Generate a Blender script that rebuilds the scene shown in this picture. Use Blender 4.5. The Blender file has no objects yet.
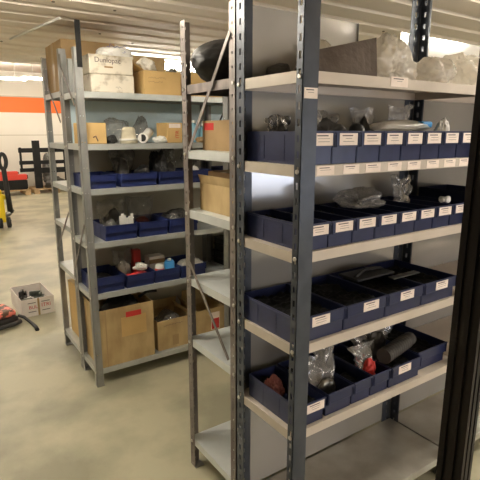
import bpy, bmesh, math, random
from mathutils import Vector, Matrix, noise
PI = math.pi
SC = bpy.context.scene
COL = SC.collection
rnd = random.Random(7)

# ------------------------------------------------------------------ materials
MATS = {}
def mat(name, col, rough=0.6, metal=0.0, var=0.0, vscale=8.0, col2=None, bump=0.0, bscale=40.0,
        trans=0.0, emit=None, estr=0.0, spec=0.5, stretch=None, contrast=(0.35, 0.65), sheer=0.0, detail=4):
    m = bpy.data.materials.new(name); m.use_nodes = True
    nt = m.node_tree; b = nt.nodes['Principled BSDF']
    b.inputs['Base Color'].default_value = (*col, 1)
    b.inputs['Roughness'].default_value = rough
    b.inputs['Metallic'].default_value = metal
    b.inputs['Specular IOR Level'].default_value = spec
    if trans: b.inputs['Transmission Weight'].default_value = trans
    if emit: b.inputs['Emission Color'].default_value = (*emit, 1); b.inputs['Emission Strength'].default_value = estr
    if col2 is not None or bump:
        tc = nt.nodes.new('ShaderNodeTexCoord')
        mp = nt.nodes.new('ShaderNodeMapping'); nt.links.new(tc.outputs['Object'], mp.inputs['Vector'])
        if stretch: mp.inputs['Scale'].default_value = stretch
    if col2 is not None:
        n = nt.nodes.new('ShaderNodeTexNoise'); n.inputs['Scale'].default_value = vscale; n.inputs['Detail'].default_value = detail
        nt.links.new(mp.outputs[0], n.inputs['Vector'])
        r = nt.nodes.new('ShaderNodeValToRGB')
        r.color_ramp.elements[0].position = contrast[0]; r.color_ramp.elements[1].position = contrast[1]
        r.color_ramp.elements[0].color = (*col2, 1); r.color_ramp.elements[1].color = (*col, 1)
        nt.links.new(n.outputs['Fac'], r.inputs['Fac']); nt.links.new(r.outputs['Color'], b.inputs['Base Color'])
    if bump:
        n2 = nt.nodes.new('ShaderNodeTexNoise'); n2.inputs['Scale'].default_value = bscale; n2.inputs['Detail'].default_value = 5
        nt.links.new(mp.outputs[0], n2.inputs['Vector'])
        bp = nt.nodes.new('ShaderNodeBump'); bp.inputs['Strength'].default_value = bump; bp.inputs['Distance'].default_value = 0.01
        nt.links.new(n2.outputs['Fac'], bp.inputs['Height']); nt.links.new(bp.outputs['Normal'], b.inputs['Normal'])
    if sheer:
        out = nt.nodes['Material Output']
        tr = nt.nodes.new('ShaderNodeBsdfTransparent'); mx = nt.nodes.new('ShaderNodeMixShader')
        mx.inputs[0].default_value = 1 - sheer
        nt.links.new(tr.outputs[0], mx.inputs[1]); nt.links.new(b.outputs[0], mx.inputs[2]); nt.links.new(mx.outputs[0], out.inputs['Surface'])
    MATS[name] = m
    return m

M = MATS
def film(name, col, see, gloss=.22, rough=.14, transl=.5, bscale=26, bstr=.5):
    """thin plastic film: see-through, a little cloudy, with sharp glints on its folds"""
    m = bpy.data.materials.new(name); m.use_nodes = True; nt = m.node_tree
    nt.nodes.remove(nt.nodes['Principled BSDF']); out = nt.nodes['Material Output']
    def N(t): return nt.nodes.new(t)
    tc = N('ShaderNodeTexCoord'); nz = N('ShaderNodeTexNoise'); nz.inputs['Scale'].default_value = bscale; nz.inputs['Detail'].default_value = 4
    nt.links.new(tc.outputs['Object'], nz.inputs['Vector'])
    bp = N('ShaderNodeBump'); bp.inputs['Strength'].default_value = bstr; bp.inputs['Distance'].default_value = .01
    nt.links.new(nz.outputs['Fac'], bp.inputs['Height'])
    df = N('ShaderNodeBsdfDiffuse'); df.inputs[0].default_value = (*col, 1); tl = N('ShaderNodeBsdfTranslucent'); tl.inputs[0].default_value = (*col, 1)
    gl = N('ShaderNodeBsdfGlossy'); gl.inputs['Roughness'].default_value = rough; gl.inputs[0].default_value = (1, 1, 1, 1)
    tr = N('ShaderNodeBsdfTransparent')
    for n in (df, gl): nt.links.new(bp.outputs[0], n.inputs['Normal'])
    a = N('ShaderNodeMixShader'); a.inputs[0].default_value = transl; nt.links.new(df.outputs[0], a.inputs[1]); nt.links.new(tl.outputs[0], a.inputs[2])
    c = N('ShaderNodeMixShader'); c.inputs[0].default_value = see; nt.links.new(a.outputs[0], c.inputs[1]); nt.links.new(tr.outputs[0], c.inputs[2])
    fr = N('ShaderNodeFresnel'); fr.inputs[0].default_value = 1.45; nt.links.new(bp.outputs[0], fr.inputs['Normal'])
    mp = N('ShaderNodeMapRange'); mp.inputs['To Min'].default_value = gloss*.35; mp.inputs['To Max'].default_value = gloss*3.2; nt.links.new(fr.outputs[0], mp.inputs['Value'])
    d = N('ShaderNodeMixShader'); nt.links.new(mp.outputs[0], d.inputs[0]); nt.links.new(c.outputs[0], d.inputs[1]); nt.links.new(gl.outputs[0], d.inputs[2])
    nt.links.new(d.outputs[0], out.inputs['Surface']); MATS[name] = m
mat('concrete', (.49, .46, .325), .42, col2=(.31, .295, .21), vscale=1.7, bump=.15, bscale=22, contrast=(.40, .58), detail=12, spec=.4)
mat('ceiling_paint', (.90, .81, .71), .5, col2=(.85, .76, .66), vscale=3, stretch=(.25, 1, 1))
mat('screw', (.12, .09, .06), .5, .3)
mat('wall_paint', (.80, .75, .66), .7, col2=(.76, .71, .62), vscale=1.0)
mat('orange', (.90, .17, .025), .6)
mat('seam', (.52, .46, .36), .7)
mat('hall_ceiling', (.70, .62, .56), .7, col2=(.62, .55, .5), vscale=.8)
mat('slate', (.062, .072, .090), .36, .25, col2=(.045, .053, .068), vscale=14, spec=.5)
mat('galv', (.35, .35, .335), .42, .5, col2=(.26, .26, .25), vscale=18, stretch=(1, 1, .35))
mat('galv_worn', (.27, .235, .22), .45, .55, col2=(.16, .14, .13), vscale=16, stretch=(1, 1, .3))
mat('shelf_galv', (.56, .58, .565), .40, .35, col2=(.48, .50, .485), vscale=7)
mat('shelf_beige', (.63, .56, .48), .5, .15, col2=(.53, .465, .39), vscale=6, stretch=(.6, 1, 1))
mat('shelf_bare', (.56, .55, .50), .38, .5, col2=(.40, .37, .32), vscale=4, contrast=(.38, .6), detail=8)
mat('panel', (.47, .455, .43), .15, .45, col2=(.39, .375, .35), vscale=2.0, bump=.008, bscale=3)
mat('panel_far', (.62, .60, .53), .35, .25, col2=(.52, .50, .43), vscale=2.0)
mat('panel_blue', (.66, .80, .86), .4, .1, col2=(.58, .73, .80), vscale=2.0)
mat('bolt', (.6, .58, .54), .35, .9)
mat('black_steel', (.010, .0095, .009), .7, 0, spec=.25)
mat('bin_blue', (.016, .028, .125), .38, col2=(.013, .022, .10), vscale=20, spec=.5)
mat('bin_navy', (.018, .025, .080), .30, col2=(.014, .020, .064), vscale=20, spec=.5)
mat('paper', (.92, .81, .73), .6, col2=(.86, .74, .66), vscale=25)
mat('print', (.10, .07, .08), .7)
mat('print_red', (.60, .035, .03), .6)
mat('print_brown', (.28, .17, .07), .7)
mat('print_blue', (.03, .05, .35), .6)
mat('card', (.57, .42, .21), .75, col2=(.40, .275, .125), vscale=9, bump=.5, bscale=7, stretch=(1, 1, .5))
mat('card_dark', (.30, .18, .08), .8, col2=(.24, .145, .06), vscale=5)
mat('card_yellow', (.68, .46, .19), .72, col2=(.58, .38, .15), vscale=5)
mat('card_orange', (.44, .295, .14), .75, col2=(.34, .22, .10), vscale=6)
mat('tape', (.40, .27, .12), .35)
mat('dirty_white', (.66, .60, .49), .8, col2=(.27, .22, .155), vscale=14, contrast=(.30, .50), detail=8)
mat('box_white', (.90, .84, .80), .7, col2=(.82, .74, .69), vscale=7)
mat('box_inner', (.80, .68, .66), .75)
film('plastic_clear', (.70, .68, .65), .74, .24)
film('plastic_milky', (.95, .90, .80), .22, .16, .2, .55)
film('plastic_smoke', (.10, .095, .09), .42, .24)
film('plastic_grey', (.48, .47, .45), .55, .2)
mat('plastic_black', (.013, .0125, .012), .5, spec=.35, bump=.35, bscale=26)
mat('plastic_white', (.82, .80, .75), .4)
mat('plastic_cream', (.74, .68, .52), .45, col2=(.58, .52, .38), vscale=14)
mat('plastic_blue', (.05, .28, .62), .35)
mat('plastic_sky', (.30, .56, .70), .25, sheer=.25)
mat('rubber', (.014, .014, .014), .55)
mat('rubber_grey', (.06, .055, .05), .6)
mat('felt', (.125, .098, .080), .9, col2=(.085, .066, .054), vscale=14, bump=.4, bscale=60)
mat('felt_edge', (.52, .42, .37), .85)  # paler end of the mat: its lit edge is put into the colour
mat('red', (.55, .035, .03), .45)
mat('red_far', (.60, .05, .03), .5)
mat('coral', (.82, .22, .16), .5, col2=(.10, .05, .03), vscale=20, contrast=(.48, .54))
mat('yellow', (.85, .62, .015), .4)
mat('dark_metal', (.07, .065, .06), .4, .7)
mat('grey_metal', (.30, .30, .28), .38, .8, col2=(.14, .14, .13), vscale=20)
mat('green_metal', (.13, .15, .13), .4, .5, col2=(.05, .06, .05), vscale=25)
mat('pallet_wood', (.50, .35, .19), .8, col2=(.36, .24, .12), vscale=8)
mat('near_post', (.011, .007, .0055), .5, 0, spec=.3, col2=(.007, .0045, .004), vscale=9, stretch=(1, 1, .1))
mat('rust', (.05, .017, .013), .6, col2=(.035, .014, .011), vscale=6, stretch=(1, 1, .2))
mat('lamp_body', (.75, .73, .68), .5)
mat('tube', (1, 1, 1), .5, emit=(1.0, .93, .80), estr=85)
mat('tube_hall', (1, 1, 1), .5, emit=(1.0, .92, .78), estr=125)
mat('daylight', (.8, .85, 1), .3, emit=(.72, .80, 1.0), estr=6)  # bluish glow of the panel added behind the camera
mat('daylight_warm', (.9, .9, .9), .3, emit=(1.0, .91, .83), estr=10)  # warm glow of the added front fill panel
mat('rag_red', (.13, .035, .025), .9)
mat('part_black', (.006, .006, .0055), .75, spec=.18)  # for the added heaps that darken the bin interiors
mat('shelf_white', (.72, .75, .74), .40, .35, col2=(.62, .65, .64), vscale=7)
mat('wheel', (.02, .02, .02), .6)
mat('foam', (.82, .77, .67), .8)

# ------------------------------------------------------------------ mesh builder
class MB:
    def __init__(s): s.bm = bmesh.new()
    def _mi(s, faces, m, smooth=False):
        for f in faces: f.material_index = m; f.smooth = smooth
    def box(s, a, b, m=0, bev=0.0, mtx=None):
        a = Vector(a); b = Vector(b)
        d = [abs(b[i]-a[i]) for i in range(3)]
        r = bmesh.ops.create_cube(s.bm, size=1.0)
        vs = r['verts']
        T = Matrix.Translation((a+b)/2) @ Matrix.Diagonal((d[0], d[1], d[2], 1))
        bmesh.ops.transform(s.bm, matrix=T, verts=vs)
        fs = set(f for v in vs for f in v.link_faces)
        if bev:
            es = list(set(e for v in vs for e in v.link_edges))
            q = bmesh.ops.bevel(s.bm, geom=es, offset=min(bev, min(d)*.45), segments=2, affect='EDGES', profile=.5)
            fs = set(q['faces']) | set(f for f in fs if f.is_valid)
            vs = list(set(v for f in fs for v in f.verts))
        if mtx is not None: bmesh.ops.transform(s.bm, matrix=mtx, verts=vs)
        s._mi(fs, m)
        return s
    def quad(s, pts, m=0, smooth=False):
        f = s.bm.faces.new([s.bm.verts.new(p) for p in pts]); f.material_index = m; f.smooth = smooth
        return s
    def bar(s, p, q, w, t, m=0, up=(0, 0, 1)):
        p = Vector(p); q = Vector(q); z = (q-p); L = z.length; z.normalize()
        x = Vector(up).cross(z)
        if x.length < 1e-4: x = Vector((1, 0, 0))
        x.normalize(); y = z.cross(x)
        R = Matrix((x, y, z)).transposed().to_4x4(); R.translation = p
        return s.box((-w/2, -t/2, 0), (w/2, t/2, L), m, 0, R)
    def tube(s, pts, r, m=0, seg=8, caps=True):
        pts = [Vector(p) for p in pts]; n = len(pts)
        rs = r if isinstance(r, (list, tuple)) else [r]*n
        rings = []; prev = None
        for i in range(n):
            t = (pts[min(i+1, n-1)] - pts[max(i-1, 0)]).normalized()
            if prev is None:
                a = Vector((0, 0, 1)) if abs(t.z) < .9 else Vector((1, 0, 0))
                x = a.cross(t).normalized()
            else:
                x = (prev - t*prev.dot(t)).normalized()
            prev = x; y = t.cross(x)
            rings.append([s.bm.verts.new(pts[i] + (x*math.cos(2*PI*k/seg) + y*math.sin(2*PI*k/seg))*rs[i]) for k in range(seg)])
        for i in range(n-1):
            for k in range(seg):
                f = s.bm.faces.new((rings[i][k], rings[i][(k+1) % seg], rings[i+1][(k+1) % seg], rings[i+1][k])); f.material_index = m; f.smooth = True
        if caps:
            f = s.bm.faces.new(rings[0][::-1]); f.material_index = m
            f = s.bm.faces.new(rings[-1]); f.material_index = m
        return s
    def cyl(s, p, q, r, m=0, seg=16, r2=None):
        return s.tube([p, q], [r, r if r2 is None else r2], m, seg)
    def lathe(s, prof, c=(0, 0, 0), m=0, seg=18, mtx=None):
        rings = []; c = Vector(c); new = []
        for (r, z) in prof:
            ring = [s.bm.verts.new(c + Vector((max(r, 1e-4)*math.cos(2*PI*k/seg), max(r, 1e-4)*math.sin(2*PI*k/seg), z))) for k in range(seg)]
            rings.append(ring); new += ring
        for i in range(len(rings)-1):
            for k in range(seg):
                f = s.bm.faces.new((rings[i][k], rings[i][(k+1) % seg], rings[i+1][(k+1) % seg], rings[i+1][k])); f.material_index = m; f.smooth = True
        f = s.bm.faces.new(rings[0][::-1]); f.material_index = m
        f = s.bm.faces.new(rings[-1]); f.material_index = m
        if mtx is not None: bmesh.ops.transform(s.bm, matrix=mtx, verts=new)
        return s
    def prism(s, poly, z0, z1, m=0):
        a = [s.bm.verts.new((x, y, z0)) for x, y in poly]; b = [s.bm.verts.new((x, y, z1)) for x, y in poly]
        n = len(poly)
        for i in range(n):
            f = s.bm.faces.new((a[i], a[(i+1) % n], b[(i+1) % n], b[i])); f.material_index = m
        f = s.bm.faces.new(a[::-1]); f.material_index = m
        f = s.bm.faces.new(b); f.material_index = m
        return s
    def plate_holes(s, o, ua, ub, un, w, H, t, hw, hh, pitch, offs=(0.5,), m=0):
        """flat steel strip w wide and H tall with rows of slots; o corner, ua/ub in-plane axes, un normal"""
        o = Vector(o); ua = Vector(ua); ub = Vector(ub); un = Vector(un)
        n = max(1, int(round(H/pitch))); p = H/n
        cols = sorted(offs); xs = []
        if len(cols) == 1: xs = [(0, w, w*cols[0])]
        else: xs = [(0, w/2, w*cols[0]), (w/2, w, w*cols[1])]
        def V(a, b, c): return o + ua*a + ub*b + un*c
        for i in range(n):
            b0 = i*p; b1 = b0+p; h0 = b0+(p-hh)/2; h1 = h0+hh
            for (a0, a1, ac) in xs:
                c0 = ac-hw/2; c1 = ac+hw/2
                for c in (0, t):
                    O = [V(a0, b0, c), V(a1, b0, c), V(a1, b1, c), V(a0, b1, c)]
                    I = [V(c0, h0, c), V(c1, h0, c), V(c1, h1, c), V(c0, h1, c)]
                    for k in range(4): s.quad((O[k], O[(k+1) % 4], I[(k+1) % 4], I[k]), m)
                P = [(c0, h0), (c1, h0), (c1, h1), (c0, h1)]
                for k in range(4):
                    q = P[(k+1) % 4]; r = P[k]
                    s.quad((V(*r, 0), V(*q, 0), V(*q, t), V(*r, t)), m)
        for (x0, x1, y0, y1) in ((0, 0, 0, H), (w, w, 0, H), (0, w, 0, 0), (0, w, H, H)):
            s.quad((V(x0, y0, 0), V(x1, y1, 0), V(x1, y1, t), V(x0, y0, t)), m)
        return s
    def build(s, name, mats, parent=None, loc=(0, 0, 0), rotz=0.0, merge=0.0):
        if merge: bmesh.ops.remove_doubles(s.bm, verts=s.bm.verts, dist=merge)
        bmesh.ops.recalc_face_normals(s.bm, faces=s.bm.faces)
        me = bpy.data.meshes.new(name); s.bm.to_mesh(me); s.bm.free()
        if not isinstance(mats, (list, tuple)): mats = [mats]
        for m in mats: me.materials.append(M[m])
        o = bpy.data.objects.new(name, me); COL.objects.link(o)
        o.location = loc; o.rotation_euler = (0, 0, rotz)
        if parent: o.parent = parent
        return o

def tag(o, label, cat, group=None, kind=None):
    if label: o['label'] = label
    if cat: o['category'] = cat
    if group: o['group'] = group
    if kind: o['kind'] = kind
    return o
def thing(name, label, cat, loc=(0, 0, 0), rotz=0.0, group=None):
    o = bpy.data.objects.new(name, None); COL.objects.link(o); o.empty_display_size = .1
    o.location = loc; o.rotation_euler = (0, 0, rotz)
    return tag(o, label, cat, group)
def struct(mb, name, mats, loc=(0, 0, 0)):
    o = mb.build(name, mats, None, loc); o['kind'] = 'structure'; return o
def dup(root, loc, label, rotz=None, group=None):
    r = root.copy(); COL.objects.link(r); r.location = loc
    if rotz is not None: r.rotation_euler = (0, 0, rotz)
    if label: r['label'] = label
    if group: r['group'] = group
    for ch in list(root.children):
        c = ch.copy(); COL.objects.link(c); c.parent = r
        for g in list(ch.children):
            d = g.copy(); COL.objects.link(d); d.parent = c
    return r
def text_mesh(name, body, size, mat_name, parent, loc, rot, ext=.0004, align='CENTER', sx=1.0):
    cu = bpy.data.curves.new(name, 'FONT'); cu.body = body; cu.size = size; cu.extrude = ext; cu.align_x = align; cu.align_y = 'CENTER'
    t = bpy.data.objects.new(name, cu); COL.objects.link(t)
    bpy.context.view_layer.update()
    me = bpy.data.meshes.new_from_object(t.evaluated_get(bpy.context.evaluated_depsgraph_get()))
    bpy.data.objects.remove(t); bpy.data.curves.remove(cu)
    me.materials.clear(); me.materials.append(M[mat_name])
    o = bpy.data.objects.new(name, me); COL.objects.link(o); o.parent = parent; o.location = loc; o.rotation_euler = rot
    o.scale = (sx, 1, 1)
    return o

def crumple_bm(seed, size, amp=.28, freq=2.2, sub=5, flat=True, pinch=0.0, fit=None, soft=False):
    """a crumpled bag or cloth lump with sharp folds, base at z = 0; fit = (hx, hy, zrim) keeps it inside a bin up to the rim"""
    mb = MB(); r = bmesh.ops.create_icosphere(mb.bm, subdivisions=sub, radius=1.0)
    off = Vector((seed*13.7, seed*5.1, seed*9.3))
    for v in r['verts']:
        n = v.co.normalized()
        a = noise.noise(n*freq*.55 + off)
        w = n + Vector((noise.noise(n*3+off), noise.noise(n*3+off*2), noise.noise(n*3-off)))*.18
        d, _ = noise.voronoi(w*freq*.9 + off); e, _ = noise.voronoi(w*freq*2.3 - off)
        f1 = min(d[1]-d[0], .5); f2 = min(e[1]-e[0], .4)
        c = noise.noise(n*freq*5 + off*.7)
        k = 1 + amp*(a*1.5 + (f1-.2)*(-1.1 if not soft else -.3) + (f2-.15)*(-.8 if not soft else -.15) + c*.12)
        p = n*k
        if pinch and p.z > 0:
            q = max(0, min(1, p.z)); g = 1-pinch*q**.7; p.x *= g; p.y *= g
        v.co = Vector((p.x*size[0]/2, p.y*size[1]/2, p.z*size[2]/2))
    zs = [v.co.z for v in r['verts']]; lo = min(zs)*.72 if flat else min(zs)
    for v in r['verts']:
        v.co.z = max(v.co.z, lo) - lo
        if fit and v.co.z < fit[2]+.016:
            v.co.x = max(-fit[0], min(fit[0], v.co.x)); v.co.y = max(-fit[1], min(fit[1], v.co.y))
    for f in mb.bm.faces: f.smooth = True
    return mb
def crumple(name, label, cat, seed, size, loc, m, rotz=0.0, group=None, amp=.28, freq=2.2, sub=5, pinch=0.0, bin_=None, soft=False):
    fit = None
    if bin_:
        x, y, z, w, d, h = BX[bin_]
        hx = min(loc[0]-x, x+w-loc[0])-.006; hy = min(loc[1]-y-.016, y+d-loc[1])-.006
        loc = (loc[0], loc[1], z+.0035); fit = (hx, hy, h)
    o = crumple_bm(seed, size, amp, freq, sub, True, pinch, fit, soft).build(name, m, None, loc, rotz)
    return tag(o, label, cat, group)
BX = {}
def pouch_bm(w, h, seed, thick=.016, tilt=0.0, wr=.012, corner=.18, n=20, flare=.8, fit=None):
    """flat plastic bag standing on its bottom edge (y is its thickness), leaning by tilt radians"""
    b = MB(); off = Vector((seed*3.1, seed*7.7, seed*1.9)); G = []
    ct, st = math.cos(tilt), math.sin(tilt)
    for sgn in (-1, 1):
        g = []
        for j in range(n+1):
            row = []
            for i in range(n+1):
                u, v = i/n, j/n; q = Vector((u*2.2, v*2.2, .0))+off
                d, _ = noise.voronoi(q*1.5); e, _ = noise.voronoi(q*3.4)
                fold = (.25-min(d[1]-d[0], .5))*wr*1.5 + (.2-min(e[1]-e[0], .4))*wr*.9
                body = thick*(math.sin(PI*u)**.5 if 0 < u < 1 else 0)*max(0, 1-v**1.5)**.7*(min(1, v*6+.25))
                y = sgn*(body+.0008) + fold*min(1, v*4)*(.5+v) + .35*wr*noise.noise(q*1.3)*v*3
                x = (u-.5)*w*(1-.10*math.sin(PI*v*1.1+seed)) + .4*wr*noise.noise(q*2+off)*v
                z = v*h*(1+.10*noise.noise(Vector((u*3, seed, 0))) - corner*abs(u-.5)*((seed*7) % 3-1)*v)
                x *= 1+flare*max(0, v-.35)
                P = [x, y*ct+z*st, max(0, z*ct-y*st)]
                if fit and P[2] < fit[3]+.016:
                    P[0] = max(-fit[0], min(fit[0], P[0])); P[1] = max(-fit[1], min(fit[2], P[1]))
                row.append(b.bm.verts.new(P))
            g.append(row)
        G.append(g)
    for g in G:
        for j in range(n):
            for i in range(n):
                f = b.bm.faces.new((g[j][i], g[j][i+1], g[j+1][i+1], g[j+1][i])); f.smooth = True
    F, K = G
    for j in range(n):
        for i in (0, n): b.bm.faces.new((F[j][i], F[j+1][i], K[j+1][i], K[j][i]))
    for i in range(n): b.bm.faces.new((F[0][i], F[0][i+1], K[0][i+1], K[0][i]))
    return b
def pouch(name, label, seed, loc, w, h, m='plastic_clear', tilt=0.0, rotz=0.0, thick=.02, wr=.014, content=None, csize=None, ch=.6, zipper=False, bin_=None, flare=.8):
    fit = None
    if bin_:
        bx, by, bz, bw, bd, bh = BX[bin_]
        fit = (min(loc[0]-bx, bx+bw-loc[0])-.006, loc[1]-by-.022, by+bd-loc[1]-.006, bh)
    t = thing(name, label, 'bag', loc, rotz)
    pouch_bm(w, h, seed, thick, tilt, wr, flare=flare, fit=fit).build('pouch', m, t)
    if content:
        cs = csize or (w*.72, thick*1.7, h*ch)
        o = crumple_bm(seed+.5, cs, .22, 2.6, 4, fit=(None if not fit else (fit[0]-.003, min(fit[1], fit[2])-.003, fit[3]))).build('contents', content, t, (0, 0, .004))
    if zipper:
        o = MB().box((-w*.46, -.002, h*.90), (w*.46, .002, h*.93)).build('zip_strip', 'plastic_grey', t); o.rotation_euler = (-tilt, 0, 0)
    return t

# ------------------------------------------------------------------ setting
CEIL = 2.38
struct(MB().box((-7, -3, -.1), (11, 15.2, 0)), 'floor', 'concrete')

mb = MB()                                                    # ribbed low ceiling, ribs along x
y = -3.0; P = .245; EDGE = 5.55
prof = []
while y < EDGE-.01:
    prof += [(y, CEIL), (y+.15, CEIL), (y+.165, CEIL+.014), (y+.230, CEIL+.014)]
    y += P
prof.append((EDGE, CEIL))
X0, X1 = -7, 11
ra = [mb.bm.verts.new((X0, p[0], p[1])) for p in prof]; rb = [mb.bm.verts.new((X1, p[0], p[1])) for p in prof]
for i in range(len(prof)-1): mb.bm.faces.new((ra[i], ra[i+1], rb[i+1], rb[i]))
mb.box((X0, -3, CEIL+.03), (X1, EDGE, CEIL+.12))
for (px, py) in ((.75, 2.9), (1.1, 3.0), (.55, 3.75), (.7, 4.5), (1.25, 3.72), (1.55, 3.0), (2.0, 2.75), (1.6, 4.1), (2.6, 3.2), (3.3, 2.7), (2.9, 2.4)):
    k = math.floor((py+3)/P); yy = -3+k*P+.07
    mb.cyl((px, yy, CEIL+.001), (px, yy, CEIL-.004), .009, 1, 8)
struct(mb, 'ceiling', ['ceiling_paint', 'screw'])
struct(MB().box((X0, EDGE, CEIL-.012), (X1, EDGE+.06, 3.35)), 'trim_1', 'ceiling_paint')
struct(MB().box((-7, EDGE+.06, 3.3), (11, 15.2, 3.4)), 'ceiling_hall', 'hall_ceiling')
mb = MB()
mb.box((-7, 15, 0), (11, 15.2, 3.4), 0)
mb.box((-7, 14.985, 2.2), (11, 15, 2.62), 1)
mb.box((-7, 14.98, 2.615), (11, 15, 2.645), 2)
mb.box((-7, 14.99, 1.57), (11, 15, 1.59), 2)
struct(mb, 'wall_back', ['wall_paint', 'orange', 'seam'])
struct(MB().box((-7.1, -3, 0), (-7, 15.2, 3.4)), 'wall_left', 'wall_paint')
struct(MB().box((11, -3, 0), (11.1, 15.2, 3.4)), 'wall_right', 'wall_paint')
struct(MB().box((-7.1, -3.1, 0), (11.1, -3, 3.4)), 'wall_front', 'wall_paint')
struct(MB().box((.9, -2.995, .75), (2.9, -2.98, 1.65), 0).box((.85, -3, .7), (2.95, -2.97, .75), 1).box((.85, -3, 1.65), (2.95, -2.97, 1.7), 1).box((.85, -3, .75), (.9, -2.97, 1.65), 1).box((2.9, -3, .75), (2.95, -2.97, 1.65), 1).box((1.88, -2.98, .75), (1.92, -2.965, 1.65), 1), 'window_2', ['daylight_warm', 'lamp_body'])  # glowing panel added behind the camera to light labels and bin fronts
struct(MB().box((3.7, -2.995, .78), (5.4, -2.98, 1.5), 0).box((3.65, -3, .73), (5.45, -2.97, .78), 1).box((3.65, -3, 1.5), (5.45, -2.97, 1.55), 1).box((3.65, -3, .78), (3.7, -2.97, 1.5), 1).box((5.4, -3, .78), (5.45, -2.97, 1.5), 1), 'window_1', ['daylight', 'lamp_body'])  # glowing panel added out of view for the bluish reflection on the rack back

o = MB().tube([(.87, 3.30, CEIL-.008), (.735, 4.24, CEIL-.008)], .008, 0, 8).build('ceiling_cable', 'lamp_body')
tag(o, 'pale cable run fixed across the ribbed ceiling above the tall carton', 'cable')

# lamps
def lamp(label, loc, L, m='tube', drop=.0):
    t = thing('ceiling_lamp', label, 'lamp', loc, 0, None)
    b = MB()
    b.box((-L/2, -.03, -.03), (L/2, .03, 0), 0, .006)
    for sgn in (-1, 1): b.box((sgn*L/2-.012 if sgn > 0 else -L/2, -.045, -.075), (L/2 if sgn > 0 else -L/2+.012, .045, -.035))
    b.build('lamp_housing', 'lamp_body', t)
    for yy in (-.030, .030):
        MB().tube([(-L/2+.012, yy, -.060), (L/2-.012, yy, -.060)], .014, 0, 10).build('tube', m, t)
    return t
lamp('glowing twin tube lamp on the ceiling behind the far grey rack', (2.36, 4.72, CEIL), 1.2)
lamp('twin tube lamp over the aisle between the two racks', (.33, 2.28, CEIL), 1.2)
lamp('twin tube lamp above the front of the near rack', (2.9, .82, CEIL), 1.2)
lamp('twin tube lamp further along the aisle of the near rack', (5.2, .82, CEIL), 1.2)  # extra lamp added out of view to lighten the ceiling
lamp('twin tube lamp hidden beyond the far bay of the near rack', (5.6, 2.3, CEIL), 1.5)  # added out of sight to brighten the low ceiling
lamp('twin tube lamp over the floor near the white carton', (-1.7, 5.1, CEIL), 1.5)  # unseen lamp put in to brighten the floor at the left
for i, (x, y_, lb) in enumerate(((2.02, 13., 'leftmost glowing hall lamp above the orange stripe'), (2.85, 12.6, 'glowing hall lamp above the orange stripe beside the rack post'),
                     (-1.6, 12.0, 'hall lamp hung left of the view'), (.2, 8.2, 'hall lamp hung over the pallet truck'), (4.6, 12.3, 'hall lamp hidden behind the far racks'), (-2.2, 8.2, 'hall lamp left of the pallet truck'))):
    t = lamp(lb, (x, y_, 2.96 if i < 2 else 3.2), 1.0 if i < 2 else 1.5, 'tube_hall')
    b = MB(); zt = 3.3-t.location.z
    for sx in (-.25, .25): b.cyl((sx, 0, 0), (sx, 0, zt), .006, 0, 6)
    b.build('hanger', 'lamp_body', t)

# ------------------------------------------------------------------ shelving
def upright_bm(H, sx, sy, wx, wy, hole=(.011, .022), pitch=.05, t=.0025, cx=(.5,), cy=(.5,), solid=False):
    b = MB()
    if solid: b.box((0, 0, 0), (sx*wx, sy*t, H))
    else: b.plate_holes((0, 0, 0), (sx, 0, 0), (0, 0, 1), (0, sy, 0), wx, H, t, hole[0], hole[1], pitch, cx)
    b.plate_holes((0, 0, 0), (0, sy, 0), (0, 0, 1), (sx, 0, 0), wy, H, t, hole[0], hole[1], pitch, cy)
    return b
def bolt_bm():
    return MB().lathe([(.008, 0), (.008, .003), (.006, .005)], seg=8)
def shelf_bm(x0, x1, y0, y1, lip):
    b = MB()
    b.box((x0, y0, -.003), (x1, y1, 0))
    for (a, c) in (((x0, y0, -lip), (x1, y0+.002, -.003)), ((x0, y1-.002, -lip), (x1, y1, -.003)),
                   ((x0, y0+.002, -lip), (x0+.002, y1-.002, -.003)), ((x1-.002, y0+.002, -lip), (x1, y1-.002, -.003))):
        b.box(a, c)
    b.box((x0+.002, y0+.002, -lip), (x1-.002, y0+.016, -lip+.002)); b.box((x0+.002, y1-.016, -lip), (x1-.002, y1-.002, -lip+.002))
    b.box((x0+.06, (y0+y1)/2-.03, -.014), (x1-.06, (y0+y1)/2+.03, -.003))
    return b
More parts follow.
